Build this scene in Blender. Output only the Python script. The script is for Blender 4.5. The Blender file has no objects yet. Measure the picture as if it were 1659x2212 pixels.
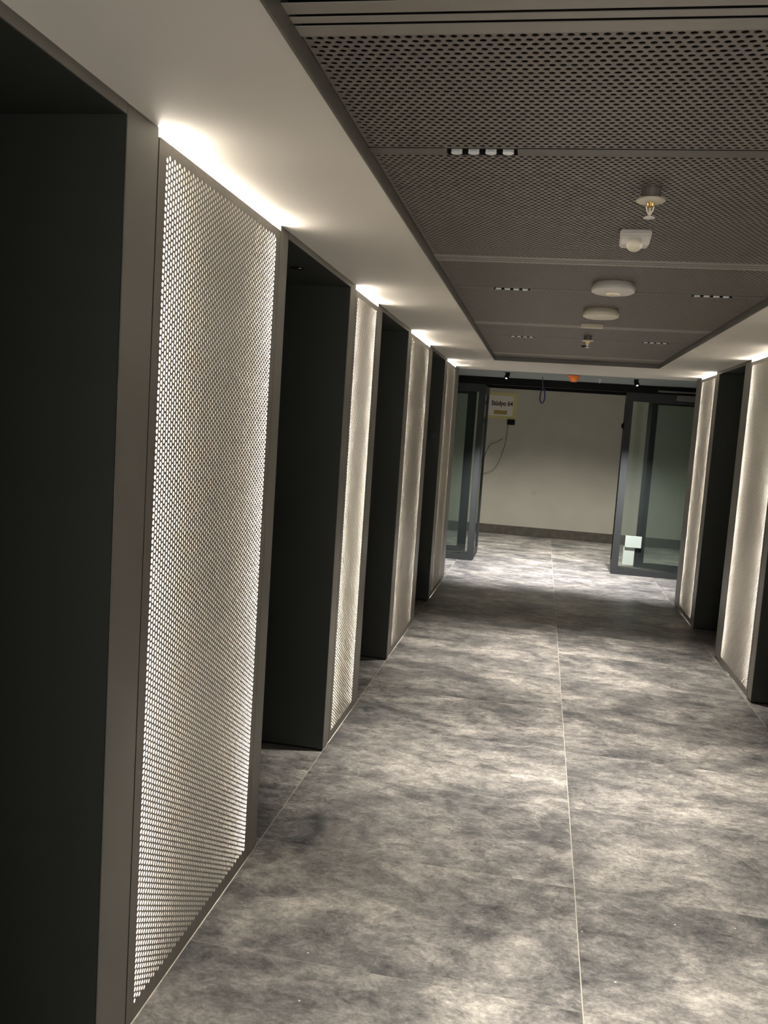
import bpy, bmesh, math, random
from mathutils import Matrix, Vector
random.seed(7)
C = bpy.context.scene.collection
SC = bpy.context.scene

# ---------------------------------------------------------------- camera, world, exposure
cam = bpy.data.cameras.new('camera'); co = bpy.data.objects.new('camera', cam); C.objects.link(co)
cam.sensor_fit = 'VERTICAL'; cam.sensor_height = 24.0; cam.lens = 1836.42 / 2212 * 24.0
cam.clip_start = 0.05; cam.clip_end = 100
rt = Vector((0.9807687, 0.18347444, 0.06655744)); up = Vector((-0.08383367, 0.08806575, 0.99258065)); fw = Vector((-0.17625175, 0.97907178, -0.10175346))
co.matrix_world = Matrix(((rt.x, up.x, -fw.x, 0), (rt.y, up.y, -fw.y, 0), (rt.z, up.z, -fw.z, 1.7), (0, 0, 0, 1)))
SC.camera = co
w = bpy.data.worlds.new('world'); SC.world = w; w.use_nodes = True
w.node_tree.nodes['Background'].inputs[0].default_value = (0.5, 0.48, 0.42, 1)
w.node_tree.nodes['Background'].inputs[1].default_value = 0.0
SC.view_settings.view_transform = 'Standard'; SC.view_settings.look = 'None'
SC.view_settings.exposure = 0.12; SC.view_settings.gamma = 1.0; SC.view_settings.use_curve_mapping = False
SC.cycles.use_denoising = True
SC.cycles.max_bounces = 8; SC.cycles.diffuse_bounces = 5; SC.cycles.glossy_bounces = 3
SC.cycles.transmission_bounces = 6; SC.cycles.transparent_max_bounces = 8
SC.cycles.sample_clamp_indirect = 8.0
SC.cycles.caustics_reflective = False; SC.cycles.caustics_refractive = False

SPOT_W = 185.0          # each four-cell downlight
SPOT_COL = (1.0, 0.935, 0.84)
STRIP_E = 160.0        # led strips in the pillars
TOP_E, TOP_END_E = 80.0, 350.0   # added strips brightening the soffit through the slit on top of each pillar
STRIP_COL = (1.0, 0.91, 0.78)

# added fill light behind the camera, brightening surfaces that face it
hl = bpy.data.lights.new('near_fill_light', 'AREA'); hl.shape = 'RECTANGLE'; hl.size = 2.4; hl.size_y = 2.0; hl.energy = 54.0; hl.color = (1.0, 0.96, 0.88)
ho = bpy.data.objects.new('near_fill_light', hl); C.objects.link(ho); ho.location = (0.27, -2.55, 1.15); ho.rotation_euler = (math.pi / 2, 0, 0)

# ---------------------------------------------------------------- dimensions
XL, XR, H = -0.984, 1.522, 2.385       # pillar faces, soffit height
TL, TR, TE, G = -0.513, 0.984, 8.15, 2.412   # ceiling tray
XM = 0.26
REC = 0.46                              # recess depth
PY = 11.13                              # glazed partition
WY = 14.41                              # far wall

# ---------------------------------------------------------------- materials
def mat(name, col, rough=0.5, metal=0.0, spec=0.5, emis=None, es=0.0, noise=0.0, nscale=8.0, bump=0.0, bscale=200.0):
    m = bpy.data.materials.new(name); m.use_nodes = True; nt = m.node_tree; b = nt.nodes['Principled BSDF']
    b.inputs['Base Color'].default_value = (*col, 1); b.inputs['Roughness'].default_value = rough
    b.inputs['Metallic'].default_value = metal; b.inputs['Specular IOR Level'].default_value = spec
    if emis: b.inputs['Emission Color'].default_value = (*emis, 1); b.inputs['Emission Strength'].default_value = es
    tc = nt.nodes.new('ShaderNodeTexCoord')
    if noise:
        n = nt.nodes.new('ShaderNodeTexNoise'); n.inputs['Scale'].default_value = nscale; n.inputs['Detail'].default_value = 5
        nt.links.new(tc.outputs['Object'], n.inputs['Vector'])
        r = nt.nodes.new('ShaderNodeValToRGB'); r.color_ramp.elements[0].position = 0.3; r.color_ramp.elements[1].position = 0.7
        r.color_ramp.elements[0].color = tuple(c * (1 - noise) for c in col) + (1,)
        r.color_ramp.elements[1].color = tuple(min(1, c * (1 + noise)) for c in col) + (1,)
        nt.links.new(n.outputs['Fac'], r.inputs['Fac']); nt.links.new(r.outputs['Color'], b.inputs['Base Color'])
    if bump:
        n2 = nt.nodes.new('ShaderNodeTexNoise'); n2.inputs['Scale'].default_value = bscale; n2.inputs['Detail'].default_value = 3
        nt.links.new(tc.outputs['Object'], n2.inputs['Vector'])
        bp = nt.nodes.new('ShaderNodeBump'); bp.inputs['Strength'].default_value = bump; bp.inputs['Distance'].default_value = 0.002
        nt.links.new(n2.outputs['Fac'], bp.inputs['Height']); nt.links.new(bp.outputs['Normal'], b.inputs['Normal'])
    return m

def floor_mat():
    m = bpy.data.materials.new('grey_stone'); m.use_nodes = True; nt = m.node_tree; N = nt.nodes; L = nt.links; b = N['Principled BSDF']
    tc = N.new('ShaderNodeTexCoord')
    def math_(op, a, bb=None, c=None):
        n = N.new('ShaderNodeMath'); n.operation = op
        for i, v in enumerate((a, bb, c)):
            if v is None: continue
            if isinstance(v, (int, float)): n.inputs[i].default_value = v
            else: L.new(v, n.inputs[i])
        return n.outputs[0]
    sx = N.new('ShaderNodeSeparateXYZ'); L.new(tc.outputs['Object'], sx.inputs[0])
    X, Y = sx.outputs[0], sx.outputs[1]
    cxi = math_('FLOOR', math_('DIVIDE', math_('SUBTRACT', X, XM), 1.247))
    cyi = math_('FLOOR', math_('DIVIDE', math_('SUBTRACT', Y, 2.46), 0.712))
    # every slab shifts the stone pattern
    off = N.new('ShaderNodeCombineXYZ'); L.new(math_('MULTIPLY', cxi, 7.31), off.inputs[0]); L.new(math_('MULTIPLY', cyi, 0.37), off.inputs[1])
    va = N.new('ShaderNodeVectorMath'); va.operation = 'ADD'; L.new(tc.outputs['Object'], va.inputs[0]); L.new(off.outputs[0], va.inputs[1])
    mp = N.new('ShaderNodeMapping'); mp.inputs['Scale'].default_value = (1.0, 1.35, 1); mp.inputs['Rotation'].default_value = (0, 0, 0.25)
    L.new(va.outputs[0], mp.inputs[0])
    def noise(sc, det, rough, dist=0.0, src=mp.outputs[0]):
        n = N.new('ShaderNodeTexNoise'); n.inputs['Scale'].default_value = sc; n.inputs['Detail'].default_value = det
        n.inputs['Roughness'].default_value = rough; n.inputs['Distortion'].default_value = dist; L.new(src, n.inputs['Vector']); return n.outputs['Fac']
    def ramp(src, stops):
        r = N.new('ShaderNodeValToRGB'); e = r.color_ramp.elements
        e[0].position, e[0].color = stops[0][0], (*stops[0][1], 1); e[1].position, e[1].color = stops[-1][0], (*stops[-1][1], 1)
        for p, c in stops[1:-1]: k = e.new(p); k.color = (*c, 1)
        L.new(src, r.inputs['Fac']); return r.outputs['Color']
    def mix(mode, fac, a, bb):
        n = N.new('ShaderNodeMix'); n.data_type = 'RGBA'; n.blend_type = mode
        if isinstance(fac, (int, float)): n.inputs[0].default_value = fac
        else: L.new(fac, n.inputs[0])
        for i, v in ((6, a), (7, bb)):
            if isinstance(v, tuple): n.inputs[i].default_value = (*v, 1)
            else: L.new(v, n.inputs[i])
        return n.outputs[2]
    big = ramp(noise(1.9, 12, 0.66, 0.5), [(0.35, (0.080, 0.080, 0.082)), (0.5, (0.19, 0.183, 0.175)), (0.64, (0.34, 0.323, 0.30))])
    mp2 = N.new('ShaderNodeMapping'); mp2.inputs['Scale'].default_value = (1.0, 1.5, 1); mp2.inputs['Rotation'].default_value = (0, 0, -0.3); L.new(va.outputs[0], mp2.inputs[0])
    cloud = ramp(noise(8.0, 14, 0.82, 0.4, mp2.outputs[0]), [(0.38, (0.16, 0.16, 0.17)), (0.5, (0.48, 0.48, 0.48)), (0.62, (0.80, 0.79, 0.77))])
    col = mix('OVERLAY', 0.8, big, cloud)
    fine = ramp(noise(60, 8, 0.75, 0.2), [(0.34, (0.28, 0.28, 0.28)), (0.5, (0.5, 0.5, 0.5)), (0.66, (0.74, 0.73, 0.72))])
    col = mix('OVERLAY', 0.6, col, fine)
    mott = ramp(noise(20, 12, 0.72, 1.0), [(0.40, (0.22, 0.22, 0.22)), (0.47, (0.46, 0.46, 0.46)), (0.56, (0.56, 0.56, 0.55)), (0.64, (0.76, 0.75, 0.73))])
    col = mix('OVERLAY', 0.42, col, mott)
    # pale brush-like scratches and rare chips
    vein = N.new('ShaderNodeTexNoise'); vein.inputs['Scale'].default_value = 1.3; vein.inputs['Detail'].default_value = 6; vein.inputs['Distortion'].default_value = 0.6
    L.new(va.outputs[0], vein.inputs['Vector'])
    vd = math_('ABSOLUTE', math_('SUBTRACT', vein.outputs['Fac'], 0.5))
    vm = math_('MULTIPLY', math_('LESS_THAN', vd, 0.0015), noise(3, 2, 0.5))
    col = mix('MIX', math_('MULTIPLY', vm, 0.45), col, (0.42, 0.40, 0.36))
    vo = N.new('ShaderNodeTexVoronoi'); vo.inputs['Scale'].default_value = 9.0; L.new(tc.outputs['Object'], vo.inputs['Vector'])
    sp = math_('LESS_THAN', vo.outputs['Distance'], 0.035)
    spm = math_('MULTIPLY', sp, math_('GREATER_THAN', noise(2.2, 2, 0.5), 0.48))
    col = mix('MIX', math_('MULTIPLY', spm, 0.8), col, (0.6, 0.58, 0.53))
    # joints: pale thin ones along the corridor, faint ones across
    def joint(src, o, step, hw):
        f = math_('FRACT', math_('ADD', math_('DIVIDE', math_('SUBTRACT', src, o), step), 0.5))
        return math_('LESS_THAN', math_('MULTIPLY', math_('ABSOLUTE', math_('SUBTRACT', f, 0.5)), step), hw)
    jx = joint(X, XM, 1.247, 0.0018); jy = joint(Y, 2.46, 0.712, 0.0018)
    col = mix('MIX', math_('MULTIPLY', jx, 0.85), col, (0.46, 0.43, 0.37))
    col = mix('MIX', math_('MULTIPLY', jy, 0.40), col, (0.34, 0.32, 0.28))
    L.new(col, b.inputs['Base Color'])
    rr = N.new('ShaderNodeMapRange'); L.new(noise(3.0, 6, 0.6), rr.inputs[0]); rr.inputs[3].default_value = 0.26; rr.inputs[4].default_value = 0.5
    L.new(rr.outputs[0], b.inputs['Roughness']); b.inputs['Specular IOR Level'].default_value = 0.45
    bp = N.new('ShaderNodeBump'); bp.inputs['Strength'].default_value = 0.25; bp.inputs['Distance'].default_value = 0.004
    L.new(noise(18, 8, 0.65), bp.inputs['Height']); L.new(bp.outputs['Normal'], b.inputs['Normal'])
    return m

def glass_mat(name, col, rough=0.03, alpha=0.25):
    m = bpy.data.materials.new(name); m.use_nodes = True; nt = m.node_tree; N = nt.nodes; L = nt.links
    for n in list(N): N.remove(n)
    out = N.new('ShaderNodeOutputMaterial'); tr = N.new('ShaderNodeBsdfTransparent'); tr.inputs[0].default_value = (*col, 1)
    gl = N.new('ShaderNodeBsdfGlossy'); gl.inputs['Roughness'].default_value = rough; gl.inputs[0].default_value = (0.8, 0.85, 0.85, 1)
    df = N.new('ShaderNodeBsdfDiffuse'); df.inputs[0].default_value = (0.32, 0.38, 0.37, 1)
    fr = N.new('ShaderNodeFresnel'); fr.inputs[0].default_value = 1.5
    m1 = N.new('ShaderNodeMixShader'); L.new(fr.outputs[0], m1.inputs[0]); L.new(tr.outputs[0], m1.inputs[1]); L.new(gl.outputs[0], m1.inputs[2])
    m2 = N.new('ShaderNodeMixShader'); m2.inputs[0].default_value = alpha; L.new(m1.outputs[0], m2.inputs[1]); L.new(df.outputs[0], m2.inputs[2])
    L.new(m2.outputs[0], out.inputs[0]); return m

def opal_mat():
    m = bpy.data.materials.new('opal_acrylic'); m.use_nodes = True; nt = m.node_tree; N = nt.nodes; L = nt.links
    for n in list(N): N.remove(n)
    out = N.new('ShaderNodeOutputMaterial'); t = N.new('ShaderNodeBsdfTranslucent'); t.inputs[0].default_value = (0.82, 0.80, 0.77, 1)
    d = N.new('ShaderNodeBsdfDiffuse'); d.inputs[0].default_value = (0.8, 0.78, 0.74, 1)
    mx = N.new('ShaderNodeMixShader'); mx.inputs[0].default_value = 0.45
    L.new(t.outputs[0], mx.inputs[1]); L.new(d.outputs[0], mx.inputs[2]); L.new(mx.outputs[0], out.inputs[0]); return m

M = {}
M['floor'] = floor_mat()
M['soffit'] = mat('white_plaster', (0.87, 0.825, 0.755), 0.75, noise=0.015, nscale=3, bump=0.05, bscale=60)
M['post'] = mat('grey_brown_metal', (0.155, 0.145, 0.13), 0.42, 0.0, 0.4, bump=0.03, bscale=500)
M['perf'] = mat('perforated_metal', (0.15, 0.137, 0.12), 0.45, 0.0, 0.4)
M['grille'] = mat('bronze_grey_mesh', (0.25, 0.218, 0.193), 0.42, 0.3, 0.5)
M['rail'] = mat('ceiling_rail_metal', (0.37, 0.34, 0.30), 0.4, 0.2, 0.5)
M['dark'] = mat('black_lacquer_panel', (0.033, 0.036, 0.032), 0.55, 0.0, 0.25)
M['black'] = mat('black_plastic', (0.005, 0.005, 0.005), 0.6, 0.0, 0.15)
M['plenum'] = mat('dark_plenum', (0.02, 0.018, 0.016), 0.9)
M['white_in'] = mat('white_lining', (0.48, 0.465, 0.43), 0.8)
M['opal'] = opal_mat()
M['led'] = mat('led_strip', (0.9, 0.9, 0.85), 0.5, emis=STRIP_COL, es=STRIP_E)
M['fill_top'] = mat('soffit_fill', (0.9, 0.9, 0.85), 0.5, emis=STRIP_COL, es=TOP_E)
M['fill_end'] = mat('soffit_fill_bright', (0.9, 0.9, 0.85), 0.5, emis=STRIP_COL, es=TOP_END_E)
M['white_pl'] = mat('ivory_plastic', (0.80, 0.74, 0.60), 0.35, noise=0.03, nscale=30)
M['white_cool'] = mat('white_plastic', (0.80, 0.76, 0.71), 0.35)
M['brass'] = mat('brass', (0.55, 0.36, 0.14), 0.3, 0.9)
M['orange'] = mat('orange_plastic', (0.95, 0.24, 0.05), 0.4)
M['blue'] = mat('blue_cable', (0.02, 0.03, 0.13), 0.45)
M['chrome'] = mat('reflector_metal', (0.8, 0.8, 0.78), 0.12, 1.0)
M['cell'] = mat('glowing_downlight_reflector', (0.75, 0.73, 0.68), 0.25, 0.8, emis=(1, 0.95, 0.86), es=0.14)  # faint emission stands in for lamp light reflected in the cone
M['hot'] = mat('lamp_lens', (0.9, 0.9, 0.9), 0.2, emis=(1, 0.96, 0.9), es=1.2)
M['frame'] = mat('dark_grey_aluminium', (0.032, 0.035, 0.035), 0.5, 0.0, 0.3)
M['glass'] = glass_mat('tinted_glass', (0.90, 0.94, 0.92), 0.04, 0.04)
M['glass_f'] = glass_mat('frosted_glass', (0.90, 0.95, 0.93), 0.25, 0.16)
M['wall'] = mat('cream_wall_paint', (0.42, 0.41, 0.355), 0.85, noise=0.05, nscale=2.5, bump=0.08, bscale=40)
M['skirt'] = mat('dark_stone_skirting', (0.075, 0.068, 0.055), 0.5, noise=0.25, nscale=12)
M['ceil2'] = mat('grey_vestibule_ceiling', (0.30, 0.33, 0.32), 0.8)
M['dwall'] = mat('dark_wall_paint', (0.16, 0.16, 0.15), 0.8)
M['paper'] = mat('white_paper', (0.62, 0.60, 0.56), 0.7)
M['tape'] = mat('yellow_tape', (0.50, 0.46, 0.20), 0.6)
M['ochre'] = mat('ochre_label', (0.30, 0.22, 0.05), 0.6)
M['ink'] = mat('black_ink', (0.01, 0.01, 0.01), 0.6)
M['grey_obj'] = mat('grey_closer_metal', (0.16, 0.15, 0.145), 0.4)
M['mint'] = mat('pale_sheet', (0.33, 0.38, 0.34), 0.6)
M['thin'] = mat('grey_wire', (0.14, 0.13, 0.10), 0.5)
M['smudge'] = mat('smudge', (0.40, 0.375, 0.30), 0.85)

# ---------------------------------------------------------------- builders
class MB:
    def __init__(s): s.v = []; s.f = []; s.sm = False
    def box(s, x0, x1, y0, y1, z0, z1):
        n = len(s.v)
        for z in (z0, z1):
            for x, y in ((x0, y0), (x1, y0), (x1, y1), (x0, y1)): s.v.append((x, y, z))
        s.f += [tuple(n + i for i in q) for q in ((3, 2, 1, 0), (4, 5, 6, 7), (0, 1, 5, 4), (1, 2, 6, 5), (2, 3, 7, 6), (3, 0, 4, 7))]
        return s
    def quad(s, *p):
        n = len(s.v); s.v += list(p); s.f.append(tuple(range(n, n + len(p)))); return s
    def lathe(s, prof, seg=32, c=(0, 0, 0), close=True):
        """prof: list of (r, z) from one end to the other"""
        n = len(s.v)
        for r, z in prof:
            for k in range(seg):
                a = 2 * math.pi * k / seg; s.v.append((c[0] + r * math.cos(a), c[1] + r * math.sin(a), c[2] + z))
        for i in range(len(prof) - 1):
            for k in range(seg):
                k2 = (k + 1) % seg; s.f.append((n + i * seg + k, n + i * seg + k2, n + (i + 1) * seg + k2, n + (i + 1) * seg + k))
        if close:
            s.f.append(tuple(n + k for k in range(seg))[::-1]); m = n + (len(prof) - 1) * seg; s.f.append(tuple(m + k for k in range(seg)))
        return s
    def tube(s, pts, r, seg=8):
        n0 = len(s.v); pts = [Vector(p) for p in pts]
        for i, p in enumerate(pts):
            d = (pts[min(i + 1, len(pts) - 1)] - pts[max(i - 1, 0)]).normalized()
            a = d.cross(Vector((0, 0, 1)) if abs(d.z) < 0.9 else Vector((1, 0, 0))).normalized(); b = d.cross(a)
            for k in range(seg):
                t = 2 * math.pi * k / seg; s.v.append(tuple(p + r * (math.cos(t) * a + math.sin(t) * b)))
        for i in range(len(pts) - 1):
            for k in range(seg):
                k2 = (k + 1) % seg; s.f.append((n0 + i * seg + k, n0 + i * seg + k2, n0 + (i + 1) * seg + k2, n0 + (i + 1) * seg + k))
        s.f.append(tuple(n0 + k for k in range(seg))[::-1]); s.f.append(tuple(n0 + (len(pts) - 1) * seg + k for k in range(seg)))
        return s
    def mesh(s, name, m, bevel=0.0, smooth=False):
        me = bpy.data.meshes.new(name); me.from_pydata(s.v, [], s.f)
        if bevel or smooth:
            bm = bmesh.new(); bm.from_mesh(me); bmesh.ops.recalc_face_normals(bm, faces=bm.faces)
            if bevel: bmesh.ops.bevel(bm, geom=bm.edges[:], offset=bevel, segments=2, affect='EDGES', clamp_overlap=True)
            bm.to_mesh(me); bm.free()
        if smooth:
            for p in me.polygons: p.use_smooth = True
            try: me.set_sharp_from_angle(angle=math.radians(40))
            except Exception: pass
        me.materials.append(M[m] if isinstance(m, str) else m); return me
    def build(s, name, m, parent=None, loc=(0, 0, 0), rz=0.0, bevel=0.0, smooth=False):
        return place(name, s.mesh(name, m, bevel, smooth), parent, loc, rz)

def place(name, me, parent=None, loc=(0, 0, 0), rz=0.0):
    o = bpy.data.objects.new(name, me); C.objects.link(o); o.location = loc; o.rotation_euler.z = rz
    if parent is not None: o.parent = parent
    return o
def tag(o, label, cat, group=None, kind=None):
    o['label'] = label; o['category'] = cat
    if group: o['group'] = group
    if kind: o['kind'] = kind
    return o
def thing(name, label, cat, loc=(0, 0, 0), rz=0.0, group=None):
    return tag(place(name, None, None, loc, rz), label, cat, group)
def struct(o, label=None, cat=None):
    o['kind'] = 'structure'
    if label: o['label'] = label
    if cat: o['category'] = cat
    return o
def copy_tree(o, parent=None):
    c = o.copy(); C.objects.link(c)
    if parent is not None: c.parent = parent
    for ch in list(o.children): copy_tree(ch, c)
    return c

def perf_mesh(name, W, Hh, cols, rows, a, p, d, seg, th, m, u0=None, v0=None):
    """perforated sheet in local (u, v), front at w=0, holes run to w=-th. Staggered columns."""
    mb = MB(); pw, ph = cols * a, rows * p + p / 2
    u0 = (W - pw) / 2 if u0 is None else u0; v0 = (Hh - ph) / 2 if v0 is None else v0
    V, F = mb.v, mb.f
    k = seg // 4; per = []
    cor = [(-1, -1), (1, -1), (1, 1), (-1, 1)]
    for i in range(4):
        (x0, y0), (x1, y1) = cor[i], cor[(i + 1) % 4]
        for j in range(k): t = j / k; per.append(((x0 + (x1 - x0) * t) * a / 2, (y0 + (y1 - y0) * t) * p / 2))
    circ = [(d / 2 * x / math.hypot(x, y), d / 2 * y / math.hypot(x, y)) for x, y in per]
    for i in range(cols):
        cu = u0 + (i + 0.5) * a; o = p / 2 if i % 2 else 0
        for j in range(rows):
            cv = v0 + o + (j + 0.5) * p; n = len(V)
            V += [(cu + x, cv + y, 0) for x, y in per]; V += [(cu + x, cv + y, 0) for x, y in circ]; V += [(cu + x, cv + y, -th) for x, y in circ]
            for q in range(seg):
                r = (q + 1) % seg
                F.append((n + q, n + r, n + seg + r, n + seg + q)); F.append((n + seg + q, n + seg + r, n + 2 * seg + r, n + 2 * seg + q))
        vv = v0 if o else v0 + rows * p
        mb.quad((cu - a / 2, vv, 0), (cu + a / 2, vv, 0), (cu + a / 2, vv + p / 2, 0), (cu - a / 2, vv + p / 2, 0))
    u1, v1 = u0 + pw, v0 + ph
    for x0, x1, y0, y1 in ((0, W, 0, v0), (0, W, v1, Hh), (0, u0, v0, v1), (u1, W, v0, v1)):
        mb.quad((x0, y0, 0), (x1, y0, 0), (x1, y1, 0), (x0, y1, 0))
    for A, B in (((0, 0), (W, 0)), ((W, 0), (W, Hh)), ((W, Hh), (0, Hh)), ((0, Hh), (0, 0))):
        mb.quad((*A, 0), (*B, 0), (*B, -th), (*A, -th))
    return mb
CACHE = {}

# ---------------------------------------------------------------- the shell
mb = MB().box(-4.6, 5.0, -2.6, 14.6, -0.12, 0)
struct(mb.build('floor', 'floor'), 'grey mottled stone slab floor with thin pale joints')
# soffit round the tray
mb = MB()
for x0, x1, y0, y1 in ((XL - REC - 0.1, TL, 0.2, 9.63), (TR, XR + REC + 0.1, 0.2, 9.63), (TL, TR, TE, 9.63), (XL - REC - 0.1, XR + REC + 0.1, -2.6, 0.2)):
    mb.box(x0, x1, y0, y1, H, H + 0.03)
struct(mb.build('ceiling', 'soffit'), 'smooth white soffit framing the dark mesh ceiling')
mb = MB().box(TL - 0.3, TR + 0.3, 0.1, TE + 0.2, 2.72, 2.75)
for x in (TL - 0.02, TR + 0.01): mb.box(x, x + 0.01, 0.1, TE + 0.1, G + 0.03, 2.72)
mb.box(TL, TR, TE + 0.01, TE + 0.02, G + 0.03, 2.72); mb.box(TL, TR, 0.19, 0.2, G + 0.03, 2.72)
struct(mb.build('ceiling', 'plenum'), 'dark void above the mesh ceiling')
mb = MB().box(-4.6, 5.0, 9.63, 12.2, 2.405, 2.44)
struct(mb.build('ceiling', 'ceil2'), 'grey ceiling over the glazed entrance')
mb = MB().box(-4.6, 5.0, 12.2, 14.6, 2.62, 2.66); mb.box(-4.6, 5.0, 12.18, 12.2, 2.405, 2.66)
struct(mb.build('ceiling', 'soffit'), 'ceiling of the crossing corridor')
# walls behind the recesses
for side, x, s in (('left', XL, -1), ('right', XR, 1)):
    xa, xb = sorted((x + s * REC, x + s * (REC + 0.1)))
    mb = MB().box(xa, xb, 0.85, 9.63, 0, H)
    xa, xb = sorted((x, x + s * 0.1))
    mb.box(xa, xb, -2.6, 0.85, 0, H)
    xa, xb = sorted((x + s * 0.1, x + s * 3.4))
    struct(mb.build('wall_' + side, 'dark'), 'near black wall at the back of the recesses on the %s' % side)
    mb = MB().box(min(x + s * REC, x + s * 3.4), max(x + s * REC, x + s * 3.4), 9.53, 9.63, 0, 2.44)
    struct(mb.build('wall_entrance_' + side, 'dwall'), 'dark return wall beside the glazed entrance on the %s' % side)
struct(MB().box(XL - REC, XR + REC, -2.7, -2.6, 0, H).build('wall_near', 'dwall'), 'plain wall at the near end')
struct(MB().box(-4.6, 5.0, WY, WY + 0.15, 0, 2.66).build('wall_far', 'wall'), 'cream painted wall facing the corridor')
struct(MB().box(-4.7, -4.6, 9.6, WY, 0, 2.66).build('wall_far_left', 'dwall'), 'end wall of crossing corridor on the left')
struct(MB().box(5.0, 5.1, 9.6, WY, 0, 2.66).build('wall_far_right', 'dwall'), 'end wall of crossing corridor on the right')
struct(MB().box(-4.6, 5.0, WY - 0.015, WY, 0, 0.155).build('baseboard_far', 'skirt', bevel=0.003), 'dark stone skirting along the cream wall')

# tray frame and gypsum edge bead
mb = MB(); t = 0.006
mb.box(TL, TL + t, 0.2, TE, H - 0.012, G + 0.02); mb.box(TR - t, TR, 0.2, TE, H - 0.012, G + 0.02); mb.box(TL, TR, TE - t, TE, H - 0.012, G + 0.02)
struct(mb.build('trim_1', 'post'), 'grey brown metal edge framing the mesh ceiling')
mb = MB(); t = 0.006
mb.box(TL - 0.028, TL, 0.2, TE + 0.028, H - 0.003, H + 0.001); mb.box(TR, TR + 0.028, 0.2, TE + 0.028, H - 0.003, H + 0.001); mb.box(TL, TR, TE, TE + 0.028, H - 0.003, H + 0.001)
struct(mb.build('trim_2', 'soffit'), 'white plaster bead round the mesh ceiling')

# ---------------------------------------------------------------- mesh ceiling panels, rails, channels
TW = TR - TL - 0.016
def ceil_panel(y0, rows, label):
    Ln = rows * 0.0182 + 0.006
    if rows not in CACHE:
        mb = perf_mesh('mesh_panel', Ln, TW, rows, 70, 0.0182, 0.021, 0.0142, 8, 0.0015, 'grille')
        mb.v = [(v, u, -w_) for u, v, w_ in mb.v]
        CACHE[rows] = mb.mesh('ceiling_panel', 'grille')
    return tag(place('ceiling_panel', CACHE[rows], None, (TL + 0.008, y0, G)), label, 'ceiling panel', 'perforated ceiling panels')
def rail(yc, label):
    mb = MB()
    mb.box(TL + 0.006, TR - 0.006, yc - 0.061, yc - 0.0235, G - 0.0015, G + 0.0005)
    mb.box(TL + 0.006, TR - 0.006, yc - 0.0105, yc + 0.0105, G - 0.0015, G + 0.0005)
    mb.box(TL + 0.006, TR - 0.006, yc + 0.0235, yc + 0.061, G - 0.0015, G + 0.0005)
    o = mb.build('ceiling_rail', 'rail'); tag(o, label, 'ceiling rail', 'slotted rails across the mesh ceiling')
    mb = MB().box(TL + 0.006, TR - 0.006, yc - 0.05, yc + 0.05, G + 0.035, G + 0.04); mb.build('slot_back', 'black', o)
    return o
def channel(yc, label):
    mb = MB(); xs = [TL + 0.006, -0.304, -0.124, 0.640, 0.820, TR - 0.006]
    for i in (0, 2, 4): mb.box(xs[i], xs[i + 1], yc - 0.028, yc + 0.028, G - 0.001, G + 0.002)
    mb.box(TL + 0.006, TR - 0.006, yc - 0.028, yc - 0.0265, G - 0.001, G + 0.002); mb.box(TL + 0.006, TR - 0.006, yc + 0.0265, yc + 0.028, G - 0.001, G + 0.002)
    return tag(mb.build('light_channel', 'post'), label, 'light channel', 'recessed channels holding the downlights')

NTH = ['nearest', 'second nearest', 'third', 'farthest']
T0 = 1.485; P = 2.08
ceil_panel(0.86 - 0.64 + 0.004, 34, 'mesh ceiling panel overhead, mostly out of view at the top edge')
ceil_panel(0.885, 32, 'perforated mesh panel cut by the top edge of the photo, before the nearest slotted rail')
after = ['nearest', 'second', 'third']
for k in range(3):
    y = T0 + k * P
    rail(y + 0.06, '%s slotted double-groove metal rail across the mesh ceiling' % ['nearest and widest-looking', 'second', 'third'][k])
    ceil_panel(y + 0.122, 34, 'perforated mesh ceiling panel between the %s slotted rail and the %s downlight channel' % (after[k], after[k]))
    channel(y + 0.122 + 0.626 + 0.028, '%s flat grey channel with downlights across the mesh ceiling' % after[k])
    ceil_panel(y + 0.122 + 0.626 + 0.056, 34, 'perforated mesh ceiling panel just beyond the %s downlight channel' % after[k])
    ceil_panel(y + 0.122 + 0.626 + 0.056 + 0.630, 35, 'perforated mesh ceiling panel ending at the %s slotted rail' % ['second', 'third', 'farthest'][k])
rail(T0 + 3 * P + 0.06, 'farthest slotted metal rail near the end of the mesh ceiling')
ceil_panel(T0 + 3 * P + 0.122, 16, 'short perforated mesh panel at the far end of the ceiling tray')

# four-cell linear downlights
def make_downlight():
    root = thing('linear_downlight', '', 'downlight')
    mb = MB()
    mb.box(-0.09, 0.09, -0.024, -0.022, 0, 0.05); mb.box(-0.09, 0.09, 0.022, 0.024, 0, 0.05)
    mb.box(-0.09, -0.088, -0.024, 0.024, 0, 0.05); mb.box(0.088, 0.09, -0.024, 0.024, 0, 0.05); mb.box(-0.09, 0.09, -0.024, 0.024, 0.05, 0.052)
    mb.build('housing', 'black', root)
    for i in range(4):
        x = -0.066 + 0.044 * i
        MB().lathe([(0.0145, -0.003), (0.0140, 0.008), (0.011, 0.020), (0.008, 0.028)], 20, (x, 0, 0)).build('reflector', 'cell', root, smooth=True)
    MB().box(-0.0925, -0.0895, -0.022, 0.016, -0.004, 0.002).build('end_glint', 'chrome', root)  # chrome sliver standing in for a glint at the housing end
    return root
dl0 = make_downlight(); dl_used = False
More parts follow.
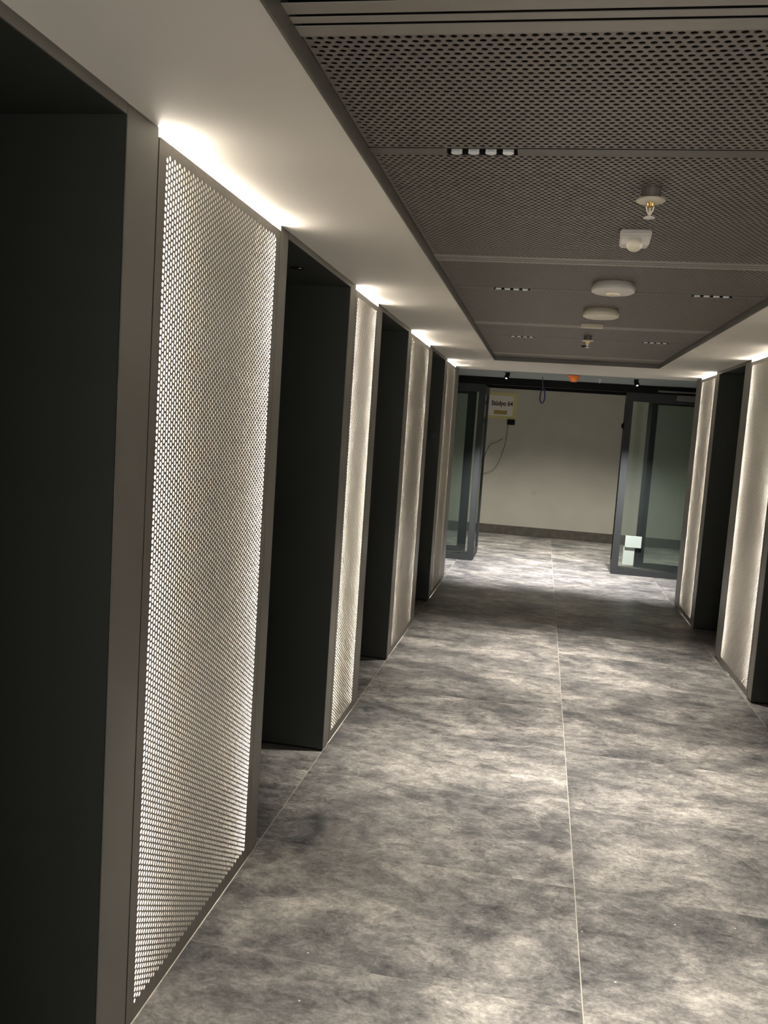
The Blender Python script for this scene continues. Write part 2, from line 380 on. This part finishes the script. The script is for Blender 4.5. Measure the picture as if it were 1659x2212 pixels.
def downlight(x, y, label, unseen=False):
    global dl_used
    o = dl0 if not dl_used else copy_tree(dl0); dl_used = True
    o.location = (x, y, G - 0.001); o['label'] = label; o['group'] = 'four-cell linear downlights'
    if x > XM: o.rotation_euler.z = math.pi
    ld = bpy.data.lights.new('lamp', 'SPOT'); ld.energy = SPOT_W; ld.color = SPOT_COL; ld.spot_size = math.radians(66); ld.spot_blend = 1.0; ld.shadow_soft_size = 0.03
    l = bpy.data.objects.new('lamp', ld); C.objects.link(l); l.parent = o; l.location = (0, 0, -0.012)
    return o
for k in range(3):
    y = T0 + k * P + 0.122 + 0.626 + 0.028
    downlight(-0.214, y, ['large four-cell downlight nearest the camera, left of the sprinkler', 'four-cell downlight in the second channel, on the left side', 'small farthest four-cell downlight, on the left side'][k])
    downlight(0.730, y, ['four-cell downlight out of frame to the right of the nearest one', 'four-cell downlight in the second channel, near the right soffit', 'farthest four-cell downlight on the right side'][k])

for y in (-0.1, -1.9):
    for x in (-0.214, 0.730):
        o = downlight(x, y, 'four-cell downlight behind the camera position, %s one at y %.1f m' % ('left' if x < 0 else 'right', y)); o.location.z = H - 0.002
        o['label'] = 'four-cell downlight in the plain ceiling %s the camera, on the %s' % ('above' if y > -1 else 'well behind', 'left' if x < 0 else 'right')

# ---------------------------------------------------------------- ceiling devices along the centre line
def sprinkler(x, y, label, s=1.0):
    r = thing('sprinkler', label, 'sprinkler', (x, y, G), group='ceiling sprinklers')
    MB().lathe([(0.026, 0.012), (0.027, -0.022), (0.020, -0.024)], 28).build('cup', 'grille', r, smooth=True)
    MB().lathe([(0.030, -0.026), (0.040, -0.027), (0.041, -0.031), (0.036, -0.034), (0.016, -0.036)], 36).build('escutcheon', 'white_pl', r, smooth=True)
    mb = MB().lathe([(0.012, -0.034), (0.0105, -0.046), (0.006, -0.05)], 20); mb.build('body', 'brass', r, smooth=True)
    mb = MB().tube([(-0.010, 0, -0.044), (-0.008, 0, -0.056), (-0.003, 0, -0.066), (0, 0, -0.074)], 0.0022).tube([(0.010, 0, -0.044), (0.008, 0, -0.056), (0.003, 0, -0.066), (0, 0, -0.074)], 0.0022)
    mb.tube([(0, 0, -0.044), (0, 0, -0.074)], 0.003); mb.build('frame_arms', 'white_pl', r, smooth=True)
    mb = MB().lathe([(0.006, -0.072), (0.014, -0.076), (0.0145, -0.079), (0.005, -0.081)], 24)
    for i in range(8):
        a = i * math.pi / 4; mb.box(math.cos(a) * 0.0145 - 0.002, math.cos(a) * 0.0145 + 0.002, math.sin(a) * 0.0145 - 0.002, math.sin(a) * 0.0145 + 0.002, -0.079, -0.077)
    mb.build('deflector', 'white_cool', r, smooth=True)
sprinkler(0.243, 2.58, 'large white sprinkler head with round plate, nearest to the camera')
sprinkler(0.250, 6.22, 'small distant white sprinkler head beyond the flat white plate')

r = thing('motion_detector', 'white boxy ceiling detector with a rounded dome below, behind the nearest sprinkler', 'detector', (0.250, 3.08, G))
mb = MB(); n = 0.052
top = [(-n, -0.03, 0), (n, -0.03, 0), (n, 0.035, 0), (-n, 0.035, 0)]
mid = [(-n, -0.032, -0.018), (n, -0.032, -0.018), (n, 0.037, -0.018), (-n, 0.037, -0.018)]
bot = [(-n * 0.92, -0.012, -0.046), (n * 0.92, -0.012, -0.046), (n * 0.88, 0.036, -0.050), (-n * 0.88, 0.036, -0.050)]
mb.v = top + mid + bot
for a in (0, 4):
    for k in range(4): mb.f.append((a + k, a + (k + 1) % 4, a + 4 + (k + 1) % 4, a + 4 + k))
mb.f += [(3, 2, 1, 0), (8, 9, 10, 11)]
mb.build('housing', 'white_cool', r, bevel=0.004, smooth=True)
mb = MB().lathe([(0.027, -0.030)] + [(0.027 * math.cos(a), -0.044 - 0.026 * math.sin(a)) for a in [i * math.pi / 2 / 8 for i in range(8)]] + [(0.002, -0.070)], 32, (0, -0.004, 0))
mb.build('dome', 'white_pl', r, smooth=True)

def disk(x, y, R, h, label, name, det):
    r = thing(name, label, 'detector', (x, y, G))
    MB().lathe([(R * 0.86, 0.002), (R * 0.9, -0.005), (R * 0.985, -h * 0.35), (R, -h * 0.55), (R * 0.96, -h * 0.85), (R * 0.82, -h), (0.02, -h - 0.001)], 48).build('body', 'white_cool' if det else 'white_pl', r, smooth=True)
    if det:
        MB().lathe([(0.030, -h), (0.030, -h - 0.006), (0.024, -h - 0.010), (0.004, -h - 0.011)], 28).build('sensor_cap', 'white_pl', r, smooth=True)
        for s in (-1, 1): MB().box(s * 0.031 - 0.0015, s * 0.031 + 0.0015, -0.010, 0.010, -h - 0.010, -h).build('clip', 'white_pl', r)
    return r
disk(0.258, 4.10, 0.100, 0.045, 'large round white ceiling unit with small central sensor, beyond the boxy detector', 'smoke_detector', True)
disk(0.257, 4.93, 0.100, 0.045, 'plain round cream ceiling disc, second of the two discs', 'ceiling_speaker', False)
r = thing('exit_sensor_plate', 'thin flat white rectangular plate on the mesh ceiling beyond the two discs', 'ceiling plate', (0.240, 5.56, G))
MB().box(-0.068, 0.068, -0.035, 0.035, -0.022, 0).build('plate', 'white_pl', r, bevel=0.003)
MB().box(-0.055, 0.055, -0.026, 0.026, -0.0235, -0.022).build('cover', 'white_pl', r, bevel=0.0005)
r = thing('small_ceiling_sensor', 'tiny dark round fitting in the mesh ceiling just beyond the far sprinkler', 'sensor', (0.253, 6.86, G))
MB().lathe([(0.024, 0), (0.024, -0.006), (0.016, -0.010), (0.003, -0.011)], 24).build('ring', 'black', r, smooth=True)

# ---------------------------------------------------------------- illuminated pillars
def pillar(side, y0, y1, j0, j1, label, seg=8):
    """side -1 = left wall. j0 / j1 widths of the near and far posts. Local frame: x=0 the face, +x towards the corridor on the left wall."""
    s = -side
    x = XL if side < 0 else XR
    W = y1 - y0
    root = thing('illuminated_pillar', label, 'pillar', (x, y0, 0), group='backlit pillars along the %s wall' % ('left' if side < 0 else 'right'))
    def bx(mb, a, b, c, d, z0, z1):  # a,b depth behind the face
        xa, xb = sorted((-s * a, -s * b)); return mb.box(xa, xb, c, d, z0, z1)
    for c, d in ((0.0, j0), (W - j1, W)):
        bx(MB(), 0.0, 0.03, c + 0.001, d - 0.003, 0.012, H).build('post', 'post', root, bevel=0.0015)
    # black lips closing the seams behind the panel edges
    mb = MB(); bx(mb, 0.0012, 0.003, j0 - 0.006, j0 + 0.022, 0.012, 2.364); bx(mb, 0.0012, 0.003, W - j1 - 0.022, W - j1 + 0.006, 0.012, 2.364)
    mb.build('seam_gasket', 'black', root)
    # perforated front
    pw = W - j0 - j1 - 0.004; z0, z1 = 0.009, 2.366; hh = z1 - z0
    a, p = 0.0147, 0.017
    cols = int((pw - 0.07) / a); rows = int((hh - 0.075) / p)
    key = (round(pw, 3), seg, s)
    if key not in CACHE:
        mb = perf_mesh('perforated_panel', pw, hh, cols, rows, a, p, 0.0125, seg, 0.0012, 'perf', v0=0.045)
        mb.v = [(s * w_, u, v) for u, v, w_ in mb.v]
        CACHE[key] = mb.mesh('perforated_panel', 'perf')
    place('perforated_panel', CACHE[key], root, (0, j0 + 0.002, z0))
    dq = -s * 0.0045; MB().quad((dq, j0 + 0.001, 0.013), (dq, W - j1 - 0.001, 0.013), (dq, W - j1 - 0.001, 2.366), (dq, j0 + 0.001, 2.366)).build('diffuser', 'opal', root)
    bx(MB(), 0.010, 0.135, j0 - 0.004, W - j1 + 0.004, 0.004, 0.0125).build('bottom_tray', 'black', root)
    bx(MB(), 0.012, 0.016, 0.004, W - 0.004, 0.0, 0.03).build('kick_strip', 'black', root)
    # light box lining and strips
    mb = MB(); bx(mb, 0.135, 0.14, 0.02, W - 0.02, 0.005, H - 0.002)
    bx(mb, 0.031, 0.135, j0 - 0.008, j0 - 0.003, 0.005, H - 0.002); bx(mb, 0.031, 0.135, W - j1 + 0.003, W - j1 + 0.008, 0.005, H - 0.002)
    pass
    mb.build('light_box_lining', 'white_in', root)
    for yy in (j0 + 0.002, W - j1 - 0.012):
        bx(MB(), 0.070, 0.080, yy, yy + 0.010, 0.03, 2.378).build('led_strip', 'led', root)
    q = 0.13  # horizontal fill strips below are added to lift the soffit, stronger at the ends
    bx(MB(), 0.028, 0.034, j0 + q, W - j1 - q, 2.366, 2.379).build('soffit_fill_strip', 'fill_top', root)
    for c, d in ((j0 + 0.004, j0 + q), (W - j1 - q, W - j1 - 0.004)): bx(MB(), 0.028, 0.034, c, d, 2.366, 2.379).build('soffit_fill_strip', 'fill_end', root)
    bx(MB(), 0.006, 0.066, j0, W - j1, 2.360, 2.3655).build('strip_carrier', 'black', root)
    # cladding on the two returns and the back
    for c, d in ((0.0, 0.012), (W - 0.012, W)):
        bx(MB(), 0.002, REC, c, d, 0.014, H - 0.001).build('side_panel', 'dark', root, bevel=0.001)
    bx(MB(), 0.012, REC - 0.01, 0.014, W - 0.014, 0.0, 0.011).build('plinth', 'black', root)
    return root
LP = [(1.856, 3.103, 0.164, 0.100), (4.140, 4.985, 0.120, 0.140), (5.972, 7.300, 0.125, 0.195), (8.250, 9.620, 0.190, 0.380)]
LL = ['large near pillar on the left with brightly backlit perforated metal face', 'narrow backlit perforated pillar, second on the left, beyond the large near one',
      'third backlit pillar on the left wall, between two dark recesses', 'last backlit pillar on the left, next to the glazed entrance']
for i, (a, b, c, d) in enumerate(LP): pillar(-1, a, b, c, d, LL[i], 12 if i == 0 else 8)
RP = [(8.215, 9.380, 0.140, 0.270), (5.958, 7.205, 0.110, 0.195), (3.70, 4.95, 0.10, 0.17), (1.45, 2.70, 0.10, 0.17)]
RL = ['slim backlit pillar on the right beside the glazed entrance', 'tall backlit pillar cut by the right edge of the photo', 'backlit pillar on the right just outside the frame', 'backlit pillar on the right beside the camera']
for i, (a, b, c, d) in enumerate(RP): pillar(1, a, b, c, d, RL[i])

# lintels and dark ceilings of the recesses between the pillars
tn = 3
for side, spans in ((-1, [(0.85, 1.856), (3.103, 4.140), (4.985, 5.972), (7.300, 8.250)]), (1, [(0.85, 1.45), (2.70, 3.70), (4.95, 5.958), (7.205, 8.215)])):
    x = XL if side < 0 else XR
    for a, b in spans:
        xa, xb = sorted((x, x + side * 0.004))
        o = MB().box(xa, xb, a, b, H - 0.026, H).build('trim_%d' % tn, 'post'); struct(o, 'thin grey metal lintel edge over a dark recess'); tn += 1
        xa, xb = sorted((x + side * 0.004, x + side * REC))
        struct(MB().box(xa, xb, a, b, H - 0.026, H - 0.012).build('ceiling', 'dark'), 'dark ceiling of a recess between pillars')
r = thing('recess_spotlight', 'small unlit spotlight with a faint glint in the dark recess ceiling after the near pillar', 'spotlight', (-1.12, 3.68, H - 0.026))
MB().lathe([(0.034, 0.0), (0.034, -0.003), (0.027, -0.004), (0.024, 0.0)], 28).build('ring', 'black', r, smooth=True)
MB().lathe([(0.012, -0.001), (0.010, -0.004), (0.002, -0.005)], 16, (0.008, 0, 0)).build('lens', 'chrome', r, smooth=True)

# ---------------------------------------------------------------- glazed entrance
def framed(name, kind_label, x0, x1, y, z0, z1, st, rail_t, rail_b, th, gm, parent=None, mull=None):
    """fixed framed pane in an X-Z plane"""
    o = place(name, None, parent)
    mb = MB().box(x0, x0 + st, y, y + th, z0, z1).box(x1 - st, x1, y, y + th, z0, z1)
    mb.box(x0 + st, x1 - st, y, y + th, z1 - rail_t, z1).box(x0 + st, x1 - st, y, y + th, z0, z0 + rail_b)
    mb.build('window_frame', 'frame', o, bevel=0.002)
    MB().box(x0 + st, x1 - st, y + th / 2 - 0.004, y + th / 2 + 0.004, z0 + rail_b, z1 - rail_t).build('pane', gm, o)
    if kind_label: struct(o, kind_label)
    return o
framed('window_1', 'fixed glass sidelight in dark frame left of the entrance', -1.75, -0.79, PY, 0, 2.31, 0.072, 0.10, 0.075, 0.06, 'glass')
framed('window_2', 'fixed glass sidelight in dark frame right of the entrance', 0.99, 2.35, PY, 0, 2.31, 0.085, 0.11, 0.075, 0.06, 'glass')
struct(MB().box(-2.4, 3.0, PY - 0.01, PY + 0.09, 2.312, 2.405).build('trim_20', 'black', bevel=0.003), 'black header beam over the glazed entrance')
framed('window_3', 'second glass screen behind the left sidelight', -2.1, -0.955, 11.95, 0, 2.31, 0.12, 0.10, 0.06, 0.06, 'glass_f')
framed('window_4', 'second glass screen behind the right sidelight', 1.36, 2.7, 11.95, 0, 2.31, 0.12, 0.10, 0.06, 0.06, 'glass_f')
struct(MB().box(-2.4, 3.0, 11.95, 12.03, 2.312, 2.405).build('trim_21', 'black', bevel=0.003), 'black header beam of the second glass screen')
framed('fill_light_screen', 'unseen frosted screen added behind the fill light at the near end', -0.95, 1.49, -2.6, 0.0, 2.30, 0.02, 0.1, 0.12, 0.03, 'glass_f')  # added, unseen screen that gives the fill light a backing
# leaves standing open at right angles
def leaf(name, x, rz, label, s):
    o = place(name, None, None, (x, PY + 0.065, 0), rz)
    Ln = 0.78
    mb = MB().box(0, 0.07, -0.02, 0.02, 0.008, 2.30).box(Ln - 0.07, Ln, -0.02, 0.02, 0.008, 2.30).box(0.07, Ln - 0.07, -0.02, 0.02, 2.2, 2.30).box(0.07, Ln - 0.07, -0.02, 0.02, 0.008, 0.09)
    mb.build('door_frame', 'frame', o, bevel=0.002)
    MB().box(0.07, Ln - 0.07, -0.004, 0.004, 0.09, 2.2).build('pane', 'glass', o)
    struct(o, label); return o
leaf('door_1', -0.800, math.radians(90), 'left glass door leaf standing open away from the corridor', 1)
d2 = leaf('door_2', 1.012, math.radians(86), 'right glass door leaf standing open away from the corridor', -1)
mb = MB().box(0.972, 0.99, PY + 0.005, PY + 0.045, 1.845, 1.93); mb.box(0.955, 0.975, PY + 0.012, PY + 0.038, 1.86, 1.915)
tag(mb.build('door_latch', 'black', bevel=0.003), 'small black latch block on the edge of the right door frame', 'latch')
# closer and gear behind the right header
r = thing('door_closer', 'grey door closer with arm under the header, right of the entrance', 'door closer', (1.38, PY - 0.05, 2.20))
MB().box(0.20, 0.42, -0.05, 0.05, 0.035, 0.100).build('body', 'grey_obj', r, bevel=0.004)
MB().box(-0.03, 0.44, -0.02, 0.005, 0.128, 0.150).build('arm', 'grey_obj', r, bevel=0.003)
tag(MB().box(1.135, 1.335, PY - 0.004, PY + 0.024, 0.36, 0.505).build('paper_sheet', 'mint', bevel=0.0005), 'upper pale sheet stuck low on the right glass pane', 'paper sheet', 'sheets on the glass')
tag(MB().box(1.125, 1.262, PY + 0.018, PY + 0.024, 0.13, 0.36).build('paper_sheet', 'mint', bevel=0.0005), 'lower pale sheet stuck on the right glass pane, under the wider one', 'paper sheet', 'sheets on the glass')

# small fittings on the entrance ceiling (z 2.405)
ZC = 2.405
r = thing('dust_capped_detector', 'bright orange dust cap over a ceiling detector before the entrance', 'detector', (0.285, 9.95, ZC))
MB().lathe([(0.045, 0), (0.045, -0.012), (0.03, -0.014)], 24).build('base', 'white_cool', r, smooth=True)
MB().lathe([(0.066, -0.008), (0.068, -0.020), (0.050, -0.045), (0.044, -0.075), (0.030, -0.080)], 10).build('dust_cap', 'orange', r)
def spot(x, y, ang, label):
    r = thing('adjustable_spotlight', label, 'spotlight', (x, y, ZC), group='small black spotlights')
    MB().lathe([(0.030, 0), (0.030, -0.010), (0.01, -0.012)], 20).build('base', 'black', r, smooth=True)
    o = MB().lathe([(0.020, 0.03), (0.026, 0.01), (0.028, -0.04), (0.022, -0.044)], 20).build('head', 'black', r, (0, 0, -0.035), smooth=True)
    o.rotation_euler = (math.radians(-35), math.radians(ang), 0)
    l = MB().lathe([(0.012, -0.0445), (0.009, -0.047), (0.002, -0.048)], 16).build('lens', 'hot', r, (0, 0, -0.035), smooth=True); l.rotation_euler = o.rotation_euler
    return r
spot(-0.47, 10.15, 18, 'small black ceiling spotlight with a glint, left before the entrance')
spot(0.99, 10.15, -18, 'small black ceiling spotlight with a glint, right before the entrance')
r = thing('ceiling_nozzle', 'tiny pale ceiling nozzle between orange cap and right spotlight', 'nozzle', (0.60, 10.45, ZC))
MB().lathe([(0.022, 0), (0.020, -0.012), (0.010, -0.018), (0.008, -0.045), (0.002, -0.047)], 18).build('body', 'white_cool', r, smooth=True)
pts = [(-0.062, 0, 0.0), (-0.060, 0, -0.10), (-0.055, 0, -0.13)]
mb = MB().tube([(-0.065, 0, 0.01), (-0.060, 0, -0.08), (-0.050, 0, -0.13)], 0.004)
loop = [(-0.050 + 0.036 * math.sin(t) * (0.5 + 0.5 * (t / math.pi if t < math.pi else 2 - t / math.pi)), 0.008 * math.sin(t), -0.13 - 0.092 * (1 - math.cos(t))) for t in [i * 2 * math.pi / 28 for i in range(29)]]
r = thing('hanging_cable', 'dark blue cable loop hanging from the ceiling in the entrance opening', 'cable', (0, 10.6, ZC))
mb.build('lead', 'thin', r, smooth=True); MB().tube(loop, 0.0085).build('coil', 'blue', r, smooth=True)
MB().tube([(a * 0.92 - 0.004, b + 0.012, c * 1.0 + 0.004) for a, b, c in loop], 0.006).build('coil', 'blue', r, smooth=True)

# ---------------------------------------------------------------- on the far wall
r = thing('room_sign', 'white paper sign with black room name and yellow taped border on far wall', 'sign', (-0.74, WY - 0.001, 2.13))
MB().box(-0.27, 0.265, -0.004, 0.0, -0.20, 0.235).build('sheet', 'paper', r)
mb = MB().box(-0.27, 0.265, -0.006, -0.004, 0.185, 0.235).box(0.205, 0.265, -0.006, -0.004, -0.20, 0.185).box(-0.27, 0.205, -0.006, -0.004, -0.20, -0.15)
mb.build('tape', 'tape', r)
MB().box(-0.105, 0.115, -0.0065, -0.004, -0.125, -0.060).build('label_strip', 'ochre', r)
tcu = bpy.data.curves.new('lettering', 'FONT'); tcu.body = 'St\u00fcdyo 64'; tcu.size = 0.115; tcu.extrude = 0.0006; tcu.offset = 0.0035; tcu.align_x = 'CENTER'
to = bpy.data.objects.new('lettering_curve', tcu); C.objects.link(to); bpy.context.view_layer.update()
me = bpy.data.meshes.new_from_object(to.evaluated_get(bpy.context.evaluated_depsgraph_get())); me.name = 'lettering'; me.materials.clear(); me.materials.append(M['ink'])
bpy.data.objects.remove(to)
t = place('lettering', me, r, (0.022, -0.0055, 0.02)); t.rotation_euler = (math.pi / 2, 0, 0); t.scale = (0.76, 0.95, 1)
r = thing('junction_box', 'small black box on the far wall under the sign', 'junction box', (-0.545, WY - 0.001, 1.885))
MB().box(-0.062, 0.062, -0.035, 0, -0.045, 0.042).build('box', 'black', r, bevel=0.004)
MB().tube([(-0.05, -0.015, -0.04), (-0.052, -0.02, -0.16), (-0.062, -0.02, -0.34), (-0.11, -0.02, -0.55), (-0.17, -0.02, -0.72), (-0.25, -0.02, -0.83), (-0.40, -0.02, -0.89), (-0.55, -0.015, -0.86)], 0.0045).build('lead', 'thin', r, smooth=True)
tag(MB().tube([(-0.66, WY - 0.008, 1.60), (-0.75, WY - 0.008, 1.54), (-0.84, WY - 0.008, 1.50), (-0.88, WY - 0.01, 1.46), (-0.93, WY - 0.008, 1.33), (-0.97, WY - 0.008, 1.15)], 0.004).build('wire', 'thin', smooth=True), 'thin stray wire on the far wall left of the black box', 'wire')
mb = MB(); mb.quad(*[(-0.07 + 0.045 * math.cos(a) * (1 + 0.25 * math.sin(3 * a)), WY - 0.001, 0.735 + 0.05 * math.sin(a) * (1 + 0.3 * math.cos(2 * a))) for a in [i * math.pi / 10 for i in range(20)]][::-1])
o = mb.build('wall_mark', 'smudge'); tag(o, 'faint grey smudge low on the cream far wall', 'smudge')

# ceiling lights of the crossing corridor (hidden by the header) and the entrance
def panel_light(x, y, z, W, D, e, col, label):
    r = thing('ceiling_light', label, 'ceiling light', (x, y, z), group='crossing corridor lights')
    MB().box(-W / 2, W / 2, -D / 2, D / 2, -0.02, 0).build('frame', 'white_cool', r, bevel=0.002)
    ld = bpy.data.lights.new('lamp', 'SPOT'); ld.spot_size = math.radians(125); ld.spot_blend = 1.0; ld.shadow_soft_size = 0.08; ld.energy = e; ld.color = col
    l = bpy.data.objects.new('lamp', ld); C.objects.link(l); l.parent = r; l.location = (0, 0, -0.025)
for x in (-1.6, 0.3, 2.2):
    panel_light(x, 12.55, 2.62, 0.5, 0.18, 450.0, (1.0, 0.95, 0.84), {-1.6: 'left', 0.3: 'middle', 2.2: 'right'}[x] + ' light of the crossing corridor, above the header')
for x in (-0.47, 0.99):
    ld = bpy.data.lights.new('entrance_lamp', 'SPOT'); ld.energy = 700; ld.color = (1, 0.97, 0.96); ld.spot_size = math.radians(80); ld.spot_blend = 0.9; ld.shadow_soft_size = 0.02
    l = bpy.data.objects.new('entrance_lamp', ld); C.objects.link(l); l.location = (x, 10.19, 2.30); l.rotation_euler = (math.radians(14), 0, 0)
